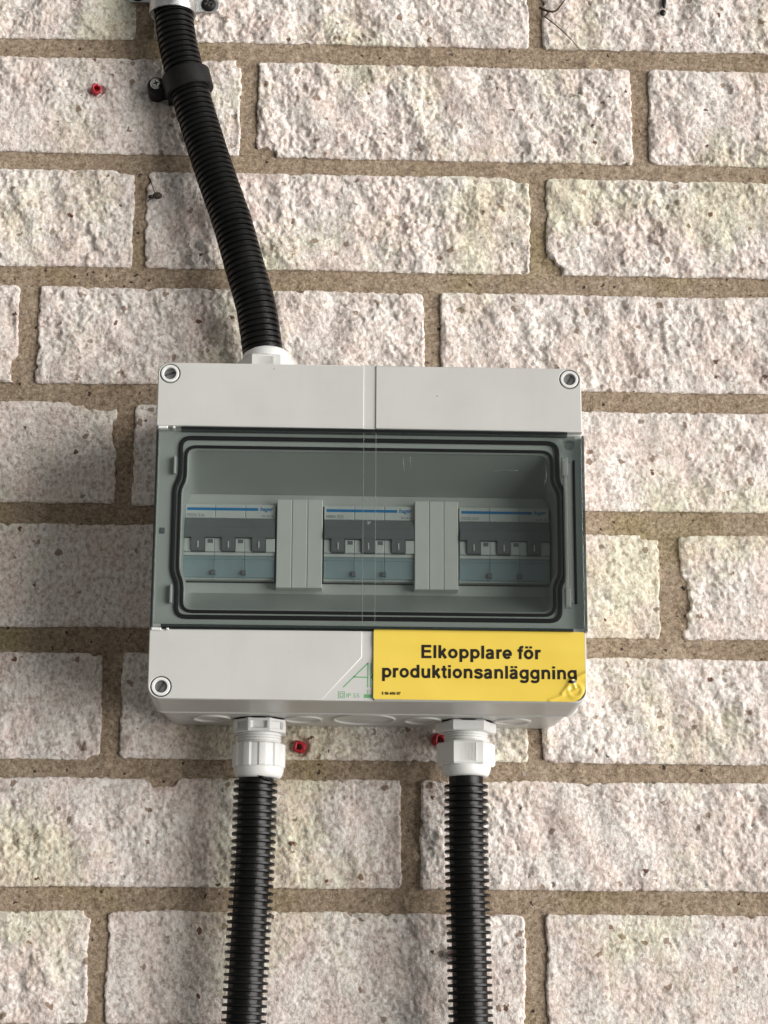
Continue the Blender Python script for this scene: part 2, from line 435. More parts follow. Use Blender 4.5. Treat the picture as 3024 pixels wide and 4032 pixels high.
def bold_text(name, body, x0, x1, zbase, cap, d, mat, parent, warp, stem=.222):
    W = sum(GLYPH[c][0] for c in body) - .25; sx = (x1 - x0) / W; mb = MB(); px = -.1; layer = 0
    for c in body:
        adv, strokes = GLYPH[c]
        for s_ in strokes:
            closed = (s_[0][0] - s_[-1][0]) ** 2 + (s_[0][1] - s_[-1][1]) ** 2 < 1e-6
            L, R = [], []; n = len(s_); hw = stem / 2 * (.92 if len(s_) > 2 else 1)
            if abs(s_[0][1] - s_[-1][1]) < 1e-6 and n == 2: hw *= .88
            for i in range(n):
                a = s_[i - 1] if i > 0 else (s_[-2] if closed else s_[0]); b = s_[i + 1] if i < n - 1 else (s_[1] if closed else s_[-1])
                t = Vector((b[0] - a[0], b[1] - a[1])).normalized(); q = Vector((-t.y, t.x)) * hw
                L.append((s_[i][0] + q.x, s_[i][1] + q.y)); R.append((s_[i][0] - q.x, s_[i][1] - q.y))
            layer = (layer + 1) % 5; vs = []
            if n == 2:   # subdivide straight stems so they follow the sheet
                L = [(L[0][0] + (L[1][0] - L[0][0]) * k / 6, L[0][1] + (L[1][1] - L[0][1]) * k / 6) for k in range(7)]
                R = [(R[0][0] + (R[1][0] - R[0][0]) * k / 6, R[0][1] + (R[1][1] - R[0][1]) * k / 6) for k in range(7)]
            for a, b in zip(L, R):
                for p in (a, b):
                    X = x0 + (px + p[0]) * sx; Z = zbase + p[1] * cap
                    vs.append((X, -(d + layer * .012 + warp(X, Z)), Z))
            mb.add(vs, [(2 * i, 2 * i + 1, 2 * i + 3, 2 * i + 2) for i in range(len(L) - 1)], True)
        px += adv
    org = origin_of(parent) / MM
    me = bpy.data.meshes.new(name)
    me.from_pydata([((v[0] - org.x) * MM, (v[1] - org.y) * MM, (v[2] - org.z) * MM) for v in mb.v], [], mb.f)
    return link_mesh(name, me, mat, parent)

def sample_path(pts):
    q = catmull(pts, 0.8); s = [0.0]
    for a, b in zip(q, q[1:]): s.append(s[-1] + (b - a).length)
    s = np.array(s); A = np.array([v[:] for v in q])
    def at(t): return Vector([np.interp(t, s, A[:, k]) for k in range(3)])
    return at, s[-1]

def sweep(mb, pts, stations, seg=32, smooth=True, cap=True):
    """stations: list of (arc length, radius)"""
    at, L = sample_path(pts); rings = []; u = None
    for t, r in stations:
        t = min(max(t, 0), L); p = at(t); T = (at(min(t + .8, L)) - at(max(t - .8, 0))).normalized()
        if u is None: u = T.orthogonal()
        u = (u - T * u.dot(T)).normalized(); v = T.cross(u)
        rings.append([p + (u * math.cos(2 * math.pi * i / seg) + v * math.sin(2 * math.pi * i / seg)) * r for i in range(seg)])
    return mb.loft(rings, True, cap, cap, smooth)

def corrugated(name, label, pts, pitch, ro, ri, rib, plain=0.0):
    _, L = sample_path(pts); st = [(0, ri)]
    if plain: st.append((plain, ri))
    t = plain + 0.3; rnd = random.Random(len(label))
    while t < L - pitch:
        k = ro + rnd.uniform(-.06, .06); e = 0.35
        st += [(t, ri), (t + e * .5, k - .35), (t + e, k), (t + rib - e, k), (t + rib - e * .5, k - .35), (t + rib, ri)]
        t += pitch
    st.append((L, ri))
    mb = sweep(MB(), pts, st, 36)
    org = pts[-1]
    ob = mb.build(name, 'conduit_black', None, origin=org, autosmooth=40)
    return tag(ob, label, 'conduit', 'corrugated conduits on the wall')

# ------------------------------------------------------------------ noise
def perlin(x, y, seed):
    rs = np.random.RandomState(seed); G = rs.uniform(0, 2 * np.pi, 4096); perm = rs.permutation(4096)
    xi = np.floor(x).astype(int); yi = np.floor(y).astype(int); xf = x - xi; yf = y - yi
    def g(ix, iy, dx, dy):
        a = G[perm[(perm[ix & 4095] + iy) & 4095]]; return np.cos(a) * dx + np.sin(a) * dy
    u = xf ** 3 * (xf * (xf * 6 - 15) + 10); v = yf ** 3 * (yf * (yf * 6 - 15) + 10)
    a = g(xi, yi, xf, yf); b = g(xi + 1, yi, xf - 1, yf); c = g(xi, yi + 1, xf, yf - 1); d = g(xi + 1, yi + 1, xf - 1, yf - 1)
    return ((a * (1 - u) + b * u) * (1 - v) + (c * (1 - u) + d * u) * v) * 1.5

def facets(x, y, seed):
    # broken-stone relief: every cell of a jittered lattice is its own tilted plane
    rs = np.random.RandomState(seed); T = rs.uniform(0, 1, (5, 4096)); perm = rs.permutation(4096)
    xi = np.floor(x).astype(int); yi = np.floor(y).astype(int)
    best = np.full(x.shape, 9.0); val = np.zeros(x.shape); sec = np.full(x.shape, 9.0); val2 = np.zeros(x.shape)
    for i in (-1, 0, 1):
        for j in (-1, 0, 1):
            k = perm[(perm[(xi + i) & 4095] + yi + j) & 4095]
            dx = xi + i + T[0][k] - x; dy = yi + j + T[1][k] - y; d = dx * dx + dy * dy
            v = (T[2][k] - .5) + dx * (T[3][k] - .5) * 2.2 + dy * (T[4][k] - .5) * 2.2
            nb = d < best
            sec = np.where(nb, best, np.minimum(sec, d)); val2 = np.where(nb, val, np.where(d <= sec, v, val2))
            val = np.where(nb, v, val); best = np.where(nb, d, best)
    t = np.clip((np.sqrt(sec) - np.sqrt(best)) / .35, 0, 1)
    return val * (.5 + .5 * t) + val2 * (.5 - .5 * t)

def grid_mesh(name, V, nx, nz, skirt=None):
    """V: (nz, nx, 3) mm -> mesh; skirt: y of the back edge"""
    idx = np.arange(nx * nz).reshape(nz, nx)
    q = np.stack([idx[:-1, :-1], idx[:-1, 1:], idx[1:, 1:], idx[1:, :-1]], -1).reshape(-1, 4)
    verts = V.reshape(-1, 3); sm = np.ones(len(q), bool)
    if skirt is not None:
        loop = np.concatenate([idx[0, :], idx[1:, -1], idx[-1, -2::-1], idx[-2:0:-1, 0]])
        back = verts[loop].copy(); back[:, 1] = skirt; o = len(verts); n = len(loop)
        front2 = verts[loop].copy(); verts = np.concatenate([verts, front2, back])
        i = np.arange(n); j = (i + 1) % n
        s = np.stack([o + j, o + i, o + n + i, o + n + j], -1)
        q = np.concatenate([q, s]); sm = np.concatenate([sm, np.zeros(n, bool)])
    me = bpy.data.meshes.new(name)
    me.vertices.add(len(verts)); me.vertices.foreach_set('co', (verts * MM).astype(np.float32).ravel())
    me.loops.add(q.size); me.loops.foreach_set('vertex_index', q.ravel().astype(np.int32))
    me.polygons.add(len(q)); me.polygons.foreach_set('loop_start', np.arange(0, q.size, 4, dtype=np.int32))
    me.polygons.foreach_set('use_smooth', sm)
    me.update(calc_edges=True); me.validate()
    return me

# ------------------------------------------------------------------ the wall
wall = thing('brick_wall', 'rough split-faced off-white brick wall with sand-coloured mortar joints', 'wall', (0, 0, 0))

def brick_verts(x0, x1, z0, z1, seed, rough=1.0, res=0.95, chips=()):
    nx = int((x1 - x0) / res) + 1; nz = int((z1 - z0) / res) + 1
    u = np.linspace(0, 1, nx); v = np.linspace(0, 1, nz)
    # pull the outer rows in so the arris is tight
    U, W = np.meshgrid(u, v); X = x0 + U * (x1 - x0); Z = z0 + W * (z1 - z0)
    jl = perlin(Z / 19 + 7, Z * 0 + seed + .37, seed) * 0.9 + perlin(Z / 2.2 + 7, Z * 0 + 3.4, seed + 1) * 0.4 - np.clip(perlin(Z / 6 + 3, Z * 0 + 1.3, seed + 31) - .35, 0, 1) * -3.0
    jr = perlin(Z / 19 + 47, Z * 0 + seed + .37, seed + 2) * 0.9 + perlin(Z / 2.2 + 9, Z * 0 + 5.4, seed + 3) * 0.4 - np.clip(perlin(Z / 6 + 5, Z * 0 + 1.3, seed + 32) - .35, 0, 1) * 3.0
    jb = perlin(X / 34 + 7, X * 0 + seed + .37, seed + 4) * 0.6 + perlin(X / 2.2 + 7, X * 0 + 3.4, seed + 5) * 0.25 + np.clip(perlin(X / 8 + 3, X * 0 + 1.3, seed + 33) - .45, 0, 1) * 3.0
    jt = perlin(X / 34 + 47, X * 0 + seed + .37, seed + 6) * 0.7 + perlin(X / 2.2 + 9, X * 0 + 5.4, seed + 7) * 0.3 - np.clip(perlin(X / 8 + 5, X * 0 + 1.3, seed + 34) - .4, 0, 1) * 4.0
    X2 = X + (1 - U) ** 6 * jl + U ** 6 * jr; Z2 = Z + (1 - W) ** 3 * jb + W ** 3 * jt
    # skew the noise domain: the split runs slightly diagonal
    A = X2 + 0.35 * Z2; B = Z2 - 0.15 * X2
    h = perlin(A / 60, B / 40, seed + 11) * 1.5 + perlin(A / 17, B / 24, seed + 12) * 2.1
    wx, wz = A + perlin(A / 5, B / 5, seed + 21) * 2.0, B + perlin(A / 5, B / 5, seed + 22) * 2.0
    small = perlin(A / 9, B / 11, seed + 13) * 0.8 + facets(wx / 5.6, wz / 7.0, seed + 23) * 1.25 + facets(wx / 2.6, wz / 3.2, seed + 14) * 0.8 + perlin(A / 1.9, B / 2.2, seed + 24) * 0.35
    pit = perlin(A / 4.4, B / 5.2, seed + 15); small -= np.clip(pit - 0.3, 0, 1) * 1.6
    area = np.clip(0.85 + 0.9 * perlin(X2 / 50, Z2 / 40, seed + 16), 0.35, 1.5)
    h = (h + small * area * .85) * rough
    e = np.minimum(np.minimum(X - x0, x1 - X), np.minimum(Z - z0, z1 - Z))
    h = h * np.clip(e / 3.5, 0.45, 1) - 0.7 * np.clip(1 - e / 1.1, 0, 1) ** 2 + 0.3
    # rounded corners, worn
    cr = 3.2
    dx = np.clip(cr - np.minimum(X - x0, x1 - X), 0, None); dz = np.clip(cr - np.minimum(Z - z0, z1 - Z), 0, None)
    out = np.hypot(dx, dz) - cr + 0.6 * perlin(X / 4, Z / 4, seed + 17)
    h -= np.clip(out * 6, 0, 9)
    for (cx, cz, rx, rz, dep) in chips:
        q = np.hypot((X2 - cx) / rx, (Z2 - cz) / rz) + 0.25 * perlin(X2 / 5, Z2 / 5, seed + 18)
        h -= np.clip((1.08 - q) * 4, 0, 1) * dep
    return np.stack([X2, -h, Z2], -1), nx, nz

PITCH = 255.0
rows = [  # z bottom, z top, brick right/left edges around a joint, roughness list
    (377.9, 443.0, -155.4, -143.3, 1.0), (297.0, 364.3, -85.0, -74.3, 1.0), (219.8, 286.0, -151.8, -143.4, 1.0),
    (142.0, 206.3, -220.9, -209.0, 0.95), (64.2, 129.0, -156.7, -146.1, 0.8), (-14.8, 50.3, -76.3, -65.3, 0.8),
    (-92.5, -28.5, -159.8, -147.8, 0.88), (-168.0, -104.0, 20.1, 31.9, 0.78), (-246.5, -182.0, -161.6, -150.8, 0.5)]
exact = {  # measured joints: (row, n) -> (x0, x1) where n counts bricks from the reference joint
    (0, 1): (-143.3, 103.4), (0, 2): (112.2, 357), (1, 1): (-74.3, 169.7), (1, 2): (180.9, 425), (2, 1): (-143.4, 102.3), (2, 2): (113.0, 357),
    (3, 1): (-209.0, 34.2), (3, 2): (44.5, 289), (4, 1): (-146.1, 98), (5, 1): (-65.3, 178.7), (5, 2): (192.4, 436),
    (6, 1): (-147.8, 96.6), (6, 2): (105.5, 349), (7, 1): (31.9, 276), (8, 1): (-150.8, 93.4), (8, 2): (106.1, 350)}
dz_adj = {(5, 0): 1.6, (5, 1): -1.2, (5, 2): -1.4, (6, 0): -0.9, (4, 0): 0.5, (4, 1): -0.6, (1, 0): 0.6}
chips = {(1, 1): [(-74, 297, 12, 7, 9)], (2, 2): [(113, 220, 9, 12, 9)], (5, 2): [(191, 10, 6, 14, 9), (192, -5, 4, 6, 7)], (7, 0): [(-122, -103, 10, 6, 9)],
         (2, 1): [(100, 287, 11, 4, 8)], (2, 0): [(-153, 287, 9, 4, 8)], (4, 0): [(-165, 131, 22, 6, 8), (-156, 110, 4, 9, 7)], (3, 0): [(-219, 150, 6, 10, 9)],
         (6, 0): [(-160, -95, 8, 4, 7)], (5, 1): [(176, 51, 9, 5, 8)], (1, 0): [(-84, 364, 5, 4, 7), (-179.2, 341.9, 5.2, 5.2, 2.5)], (6, 1): [(-40.4, -84.6, 6, 6, 2.5), (42.9, -79.8, 6, 6, 2.5)], (8, 0): [(-160, -182, 5, 4, 7)]}
rough_adj = {(4, 0): 0.42, (5, 0): 0.45, (4, 1): 0.5, (8, 2): 0.42, (8, 1): 0.5, (8, 0): 0.7, (6, 1): 0.75, (1, 0): 0.75}
bricks = []
for ri, (z0, z1, jr_, jl_, rg) in enumerate(rows):
    for k in range(-1, 4):
        if (ri, k) in exact: x0, x1 = exact[(ri, k)]
        elif k >= 1: x0 = jl_ + (k - 1) * PITCH; x1 = x0 + 244.3
        else: x1 = jr_ + k * PITCH; x0 = x1 - 244.0
        if x1 < -420 or x0 > 440: continue
        bricks.append((ri, k, x0, x1, z0 + dz_adj.get((ri, k), 0), z1 + dz_adj.get((ri, k), 0) * .7, rough_adj.get((ri, k), rg)))
for ri, (z0, off) in {-1: (456.0, -75.0), 9: (-325.0, -76.0)}.items():
    for k in range(-1, 2):
        x0 = off + k * PITCH; bricks.append((ri, k, x0, x0 + 244, z0, z0 + 65, 0.9))
FR = (-255, 272)
for n_, (ri, k, x0, x1, z0, z1, rg) in enumerate(bricks):
    seen = x1 > FR[0] and x0 < FR[1] and 0 <= ri <= 8
    seed = (ri + 2) * 101 + (k + 3) * 17
    V, nx, nz = brick_verts(x0, x1, z0, z1, seed, rg, 0.8 if seen else 2.6, chips.get((ri, k), ()))
    cx, cz = (x0 + x1) / 2, (z0 + z1) / 2
    V = V - np.array([cx, 0, cz])
    me = grid_mesh('brick', V, nx, nz, skirt=40.0)
    link_mesh('brick', me, 'brick', wall, Vector((cx, 0, cz)) * MM)

# mortar bed: one continuous field behind the brick faces
nx, nz = 560, 640
X, Z = np.meshgrid(np.linspace(-340, 420, nx), np.linspace(-325, 520, nz))
hm = perlin(X / 40, Z / 40, 901) * 0.7 + perlin(X / 7, Z / 7, 902) * 0.4
Y = 1.5 - hm
Y = Y - np.clip(perlin(X / 15, Z / 11, 905) - 0.45, 0, 1) * 3.0
for (ri, k, x0, x1, z0, z1, rg) in bricks:     # the bed lies in the joints, behind every brick it drops away
    ee = np.minimum(np.minimum(X - x0, x1 - X), np.minimum(Z - z0, z1 - Z))
    for (cx, cz, rx, rz, dep) in chips.get((ri, k), ()):
        if dep > 5: ee = np.minimum(ee, (np.hypot((X - cx) / rx, (Z - cz) / rz) - 1.1) * min(rx, rz))
    Y = Y + np.clip((ee - 1.4) * 3, 0, 9)
me = grid_mesh('mortar', np.stack([X, Y, Z], -1), nx, nz, skirt=41.0)
link_mesh('mortar', me, 'mortar', wall)

# ------------------------------------------------------------------ the enclosure
XL, XR, ZB, ZT, RC = -124.3, 119.3, -73.7, 121.7, 7.0
box = thing('distribution_box', 'light grey plastic electrical distribution box with smoked window, mounted on brick wall', 'electrical box', (-2.5, 0, ZB))

# base tray
mb = MB()
def rr3(x0, x1, z0, z1, r, d): return [(x, -d, z) for x, z in rrect(x0, x1, z0, z1, r, 8)]
mb.loft([rr3(XL + 3.4, XR - 3.4, ZB + 1.6, ZT - 1.6, 11, 0.4), rr3(XL + 2.6, XR - 2.6, ZB + 1.0, ZT - 1.0, 10, 8),
         rr3(XL + 1.0, XR - 1.0, ZB + 0.7, ZT - 0.7, 8, 57.4), rr3(XL + 1.6, XR - 1.6, ZB + 1.4, ZT - 1.4, 8, 57.6), rr3(XL + 1.6, XR - 1.6, ZB + 1.4, ZT - 1.4, 8, 59)], True, True, False)
mb.build('base', 'enclosure_grey', box, autosmooth=30)

# lid: side wall, then the raised blocks above and below the window
lid_parent = MB()
lid_parent.loft([rr3(XL + .5, XR - .5, ZB + .5, ZT - .5, RC - .5, 58.2), rr3(XL - .5, XR + .5, ZB - .55, ZT + .5, RC, 58.6), rr3(XL - .5, XR + .5, ZB - .55, ZT + .5, RC, 59.4), rr3(XL, XR, ZB, ZT, RC, 60.0), rr3(XL, XR, ZB, ZT, RC, 98.6),
                 rr3(XL + .4, XR - .4, ZB + .4, ZT - .4, RC - .4, 99.0), rr3(XL + 3, XR - 3, ZB + 3, ZT - 3, RC - 3, 99.0)], True, False, False)
lid_parent.box(-9, 4, -103.38, -98, 83.7, 121.0)
lid = lid_parent.build('lid', 'enclosure_grey', box, autosmooth=30)
Z_UP, Z_LO = 83.2, -34.2
SCR = [(-117.4, 114.8, 22), (112.4, 115.0, 58), (-116.9, -66.8, 55), (112.3, -66.6, 30)]
hole = lambda s: circle(s[0], s[1], 5.85)
plate('lid_block', [rrect(XL, XR, Z_UP, ZT, (0, 0, RC, RC)), hole(SCR[0]), hole(SCR[1])], 98.4, 103.4, 'enclosure_grey', lid, 0.5)
plate('lid_block', [rrect(XL, XR, ZB, Z_LO, (RC, RC, 0, 0)), hole(SCR[2]), hole(SCR[3])], 98.4, 103.4, 'enclosure_grey', lid, 0.5)
e = 0.25
plate('lid_panel', [rrect(XL + e, -6.1, Z_UP + e, ZT - e, (0, 0, 0, RC)), hole(SCR[0])], 103.0, 104.1, 'enclosure_grey', lid, 0.4)
plate('lid_panel', [rrect(0.8, XR - e, Z_UP + e, ZT - e, (0, 0, RC, 0)), hole(SCR[1])], 103.0, 104.1, 'enclosure_grey', lid, 0.4)
lowl = [(XL + e, Z_LO - e)] + [p for p in rrect(XL + e, 0, ZB + e, 0, (RC, 0, 0, 0))[:9]] + [(-28.4, ZB + e), (-6.1, -49.2), (-6.1, Z_LO - e)]
plate('lid_panel', [lowl, hole(SCR[2])], 103.0, 104.1, 'enclosure_grey', lid, 0.4)
lowr = rrect(0.8, XR - e, ZB + e, Z_LO - e, (0, RC, 0, 0))
plate('lid_panel', [lowr, hole(SCR[3])], 103.0, 104.1, 'enclosure_grey', lid, 0.4)

# lid screws: collar, slotted head
for sx, sz, ang in SCR:
    mb = MB(); mb.lathe([(5.2, 97), (5.2, 104.0), (4.9, 104.4), (3.75, 104.4), (3.5, 104.1), (3.4, 100.5)], (sx, 0, sz), (0, -1, 0), 40, cap=False)
    col = mb.build('screw_collar', 'gland_white', box, autosmooth=35)
    h = MB(); a = math.radians(ang); ca, sa = math.cos(a), math.sin(a)
    # head as two half discs either side of a recessed slot
    for sgn in (-1, 1):
        pts = []
        for i in range(15):
            t = math.radians(10 + 160 * i / 14) * sgn; px, pz = 3.38 * math.cos(t), 3.38 * math.sin(t)
            pts.append((sx + px * ca - pz * sa, sz + px * sa + pz * ca))
        h.loft([[(x, -99, z) for x, z in pts], [(x, -102.6, z) for x, z in pts]], True, False, True, False)
    h.lathe([(3.38, 98), (3.38, 101.2)], (sx, 0, sz), (0, -1, 0), 30)
    h.build('screw_head', 'screw_zinc', col)

# seat under the window: face with opening, gaskets, sloped well, strip
A = [(-110.2, 77.7), (-110.2, 54.2), (-113.1, 48.2), (-113.1, -0.9), (-110.3, -7.6), (-110.3, -26.6), (105.5, -26.4), (105.5, -6.2), (108.7, -0.6), (108.7, 48.8), (105.2, 55), (105.2, 77.7)]
B = [(-107.2, 72.6), (-107.2, 53.4), (-110.0, 47.4), (-110.0, -0.4), (-107.2, -7.0), (-107.2, -23.4), (102.4, -23.2), (102.4, -5.8), (105.6, -0.2), (105.6, 48.2), (102.0, 54.2), (102.0, 72.6)]
RR = [6, 4, 4, 4, 4, 6, 6, 4, 4, 4, 4, 6]
def inset(P, k):
    c = Vector((-2.5, 25)); return [(x + (k if x < 0 else -k), z + (k if z < 25 else -k)) for x, z in P]
Ar, Br = round_poly(A, RR), round_poly(B, RR)
plate('window_seat', [rrect(XL + .4, XR - .4, Z_LO - 1, Z_UP + 1, 0), round_poly(inset(A, .4), RR)], 96.5, 99.4, 'inner_grey', lid)
def bead(P, r, d, name):
    mb = MB(); P3 = [Vector((x, -d, z)) for x, z in P]; n = len(P3); rings = []
    for i in range(n):
        T = (P3[(i + 1) % n] - P3[i - 1]).normalized(); s = T.cross(Vector((0, 1, 0)))
        rings.append([P3[i] + s * (r * math.cos(t)) + Vector((0, -1, 0)) * (r * math.sin(t)) for t in [2 * math.pi * k / 10 for k in range(10)]])
    rings.append(rings[0]); mb.loft(rings, True, False, False, True)
    return mb.build(name, 'gasket_black', lid)
bead(Ar, 1.3, 99.6, 'gasket')
bead(Br, 0.95, 99.2, 'gasket')
mb = MB()
mb.loft([[(x, -98.9, z) for x, z in round_poly(inset(A, .5), RR)], [(x, -98.9, z) for x, z in Br]], True)
mb.build('gasket_land', 'inner_grey', lid)
Bi = round_poly(inset(B, .6), RR)
def wellpt(x, z, k):
    tz = min(max(z, -6.8), 52.0) if k else z
    return (max(min(x, 104.4), -108.8), tz)
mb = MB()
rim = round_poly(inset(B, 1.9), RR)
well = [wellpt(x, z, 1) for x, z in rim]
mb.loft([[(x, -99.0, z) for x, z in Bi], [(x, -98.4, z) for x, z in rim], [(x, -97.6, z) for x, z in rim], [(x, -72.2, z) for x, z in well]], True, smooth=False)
mb.build('well', 'well_shaded_grey', lid, autosmooth=28)
mb = MB()
mb.box(-109.6, 105.4, -72.0, -70.0, 45.6, 52.6); mb.box(-109.6, 105.4, -72.0, -70.0, -7.4, -0.7)
mb.build('front_strip', 'inner_grey', lid)
MB().box(-112, 108, -46, -44, -10, 56).build('shade_backing', 'recess_shade', box)  # dark sheet paints the shade behind the breaker row

# smoked window cover
CX0, CX1, CZ0, CZ1 = -123.9, 120.0, -33.6, 82.6
wc = plate('window_cover', [rrect(CX0 + 1.4, CX1 - 1.4, CZ0 + 1.8, CZ1 - 2.2, 1.5)], 103.6, 105.9, 'smoked_clear', box, 0.5)
mb = MB()
mb.box(CX0 + 14, CX1 - 9.5, -106.2, -99.6, CZ1 - 1.7, CZ1, .3)
mb.box(CX0 + 6, CX1 - 8, -106.2, -99.6, CZ0, CZ0 + 1.6, .3)
mb.box(CX0, CX0 + 1.2, -105.6, -99.6, CZ0 + .3, CZ1 - 1.8, .3)
mb.box(CX1 - 1.2, CX1, -105.6, -99.6, CZ0 + .3, CZ1 - 1.8, .3)
mb.build('cover_edge', 'smoked_edge', wc)
for gx in (-6.1, 0.9):
    MB().box(gx - .18, gx + .18, -106.3, -105.8, CZ0 + 2, CZ1 - 2.4, .1).build('moulded_line', 'moulded_edge', wc)
# hinge knuckles at the left ends, light tabs seen through the cover
for z in (82.4, -34.6):
    mb = MB(); mb.box(CX0 + .8, CX0 + 6.2, -105.2, -100, z - .8, z + .8, .3); mb.box(CX0 + 9, CX0 + 10.4, -105.4, -100, z - .6, z + .6, .3)
    mb.build('hinge_knuckle', 'gland_white', box)
for z0, z1 in ((55.8, 66.1), (-19.2, -8.6)):
    MB().box(-113.9, -112.5, -102.6, -99.2, z0, z1, .3).build('hinge_tab', 'gland_white', box)
MB().box(-120.6, -117.8, -99.9, -99.0, 21.2, 24.6, .2).build('hinge_stop', 'toggle_grey', box)
# pull handle on the free edge
mb = MB(); mb.box(107.4, 109.6, -109.6, -105.8, -19.5, 65.0, .5); mb.box(109.8, 112.4, -107.6, -105.8, -17.5, 64.0, .3)
mb.box(106.4, 110.0, -110.2, -105.7, 55.5, 66.6, .6); mb.box(107.2, 110.4, -110.2, -105.7, -20.6, -9.4, .6)
hd = mb.build('handle', 'moulded_edge', wc)
MB().box(112.9, 114.2, -108.6, -105.8, -18.0, 65.2, .2).build('handle_gap_shade', 'gasket_black', hd)  # black bar painted in for the shaded gap beside the handle
mb = MB(); mb.lathe([(2.9, 105.8), (2.9, 107.6), (2.5, 108.0), (0.01, 108.0)], (111.2, 0, 74.6), (0, -1, 0), 28)
mb.box(107.6, 114.6, -107.2, -105.7, 76.0, 79.6, .3)
mb.build('latch', 'smoked_clear', wc)

for pts in ([(66, -105.95, 58.2), (73, -105.95, 59.6), (82, -105.95, 59.3)], [(97.5, -105.95, 62), (98.2, -105.95, 56), (96.8, -105.95, 51.5)], [(16.5, -105.95, 66), (17.1, -105.95, 58)], [(20.4, -105.95, 67), (20.9, -105.95, 60)]):
    _, L = sample_path(pts); sweep(MB(), pts, [(L * i / 8, .12) for i in range(9)], 5).build('scratch', 'moulded_edge', wc)
MB().lathe([(1.2, 105.85), (1.0, 106.1), (.1, 106.2)], (-3.0, 0, 27.6), (0, -1, 0), 9, radfn=lambda a, h: 1 + .3 * math.sin(3 * a + 1)).build('chip_mark', 'moulded_edge', wc)

# knock-outs on the underside
for kx, kd, kr in ((-92, 33, 10.6), (-38.5, 33, 10.6), (-3, 36, 17.8), (31.5, 33, 10.8), (84.3, 33, 10.2)):
    mb = MB(); mb.lathe([(kr + 1.0, -0.8), (kr + .8, .5), (kr + .2, 1.1), (kr - .5, 1.1), (kr - 1.0, .5), (kr - 1.3, -.2), (kr - 2.2, .1), (0.6, .2)], (kx, -kd, ZB + 1.0), (0, 0, -1), 48, True)
    mb.build('knockout', 'enclosure_grey', box)

# printing on the lid
def strip_line(mb, a, b, wd, d0, d1):
    a, b = Vector(a), Vector(b); t = (b - a).normalized(); s = Vector((-t.y, t.x)) * wd / 2
    P = [a - s, b - s, b + s, a + s]
    mb.loft([[(p.x, -d0, p.y) for p in P], [(p.x, -d1, p.y) for p in P]], True, False, True, False)
mb = MB()
for a, b in (((-16.2, -66.0), (-2.5, -52.2)), ((-10.6, -60.2), (-2.9, -60.4)), ((-2.6, -52.2), (-2.7, -66.0)), ((-1.0, -52.2), (-1.1, -66.0)), ((-1.0, -60.6), (0.7, -58.2)), ((-0.8, -60.2), (0.7, -62.4))):
    strip_line(mb, a, b, 0.62, 103.3, 103.47)
mb.build('logo', 'print_green', lid)
mb = MB(); strip_line(mb, (-2.6, -67.2), (-2.6, -70), .35, 103.3, 103.46); mb.box(-4.7, -0.5, -103.47, -103.3, -71.9, -69.9)
for a, b in (((-19, -72), (-15.4, -72)), ((-19, -68.6), (-15.4, -68.6)), ((-18.8, -72), (-18.8, -68.6)), ((-15.5, -72), (-15.5, -68.6)), ((-18, -71.2), (-16.2, -71.2)), ((-18, -69.4), (-16.2, -69.4)), ((-17.9, -71.2), (-17.9, -69.4)), ((-16.3, -71.2), (-16.3, -69.4))):
    strip_line(mb, a, b, 0.32, 103.3, 103.46)
mb.build('symbol', 'print_green', lid)
text('lettering', 'IP 55', -14.4, -7.4, -71.7, 103.42, 'print_green', lid, height=2.3)

# ------------------------------------------------------------------ yellow sticker, creased over the lid screw
def warp(x, z):
    r = math.hypot(x - 112.3, z + 66.6)
    h = 0.65 * math.exp(-(r / 5.0) ** 6) - 0.6 * math.exp(-(r / 3.1) ** 6)
    u = (x - 112.3) * .94 + (z + 66.6) * .34; v_ = -(x - 112.3) * .34 + (z + 66.6) * .94
    h += 0.45 * math.exp(-(v_ / .7) ** 2) * math.exp(-(u / 2.6) ** 4)
    for (ax, az, bx, bz, amp, wd) in ((105.0, -68.5, 110.6, -61.0, .55, 1.0), (110.6, -61.0, 118.6, -57.0, .75, 1.3), (98.0, -72.6, 106.5, -69.0, .4, 1.0), (110.6, -61.0, 112.4, -65.0, .5, .9)):
        L2 = (bx - ax) ** 2 + (bz - az) ** 2; t = min(1, max(0, ((x - ax) * (bx - ax) + (z - az) * (bz - az)) / L2))
        q = math.hypot(x - ax - t * (bx - ax), z - az - t * (bz - az)); h += amp * math.exp(-(q / wd) ** 2)
    h += 0.5 * max(0.0, (x - 108) / 10) ** 2 * max(0.0, (-60 - z) / 12)
    h += 0.24 * math.sin((z + 43 + 0.035 * x) * 0.40) + 0.07 * math.sin(x * 0.11 + z * 0.21) + 0.05 * math.sin(x * 0.043 + 1.2)
    return h
SX0, SX1, SZ0, SZ1 = 0.4, 118.3, -72.9, -33.4
nx, nz = 320, 110
V = np.zeros((nz, nx, 3))
for j in range(nz):
    for i in range(nx):
        x = SX0 + (SX1 - SX0) * i / (nx - 1); z = SZ0 + (SZ1 - SZ0) * j / (nz - 1)
        z += (0.35 - 0.7 * i / (nx - 1)) * 0.6
        # corners rounded; the lower right corner is trimmed back by the lid's own radius
        for cx, cz, rr in ((SX0, SZ0, 1.2), (SX0, SZ1, 1.2), (SX1, SZ1, 1.0), (SX1, SZ0, 8.5)):
            ox = cx + rr if cx == SX0 else cx - rr; oz = cz + rr if cz == SZ0 else cz - rr
            dx, dz = x - ox, z - oz
            if dx * (1 if cx == SX1 else -1) > 0 and dz * (1 if cz == SZ1 else -1) > 0:
                q = math.hypot(dx, dz)
                if q > 1e-6:
                    k = max(abs(dx), abs(dz)) / q
                    x, z = ox + dx * k, oz + dz * k
        V[j, i] = (x, -(104.55 + warp(x, z)), z)
org = origin_of(box) / MM
V2 = V - np.array(org[:])
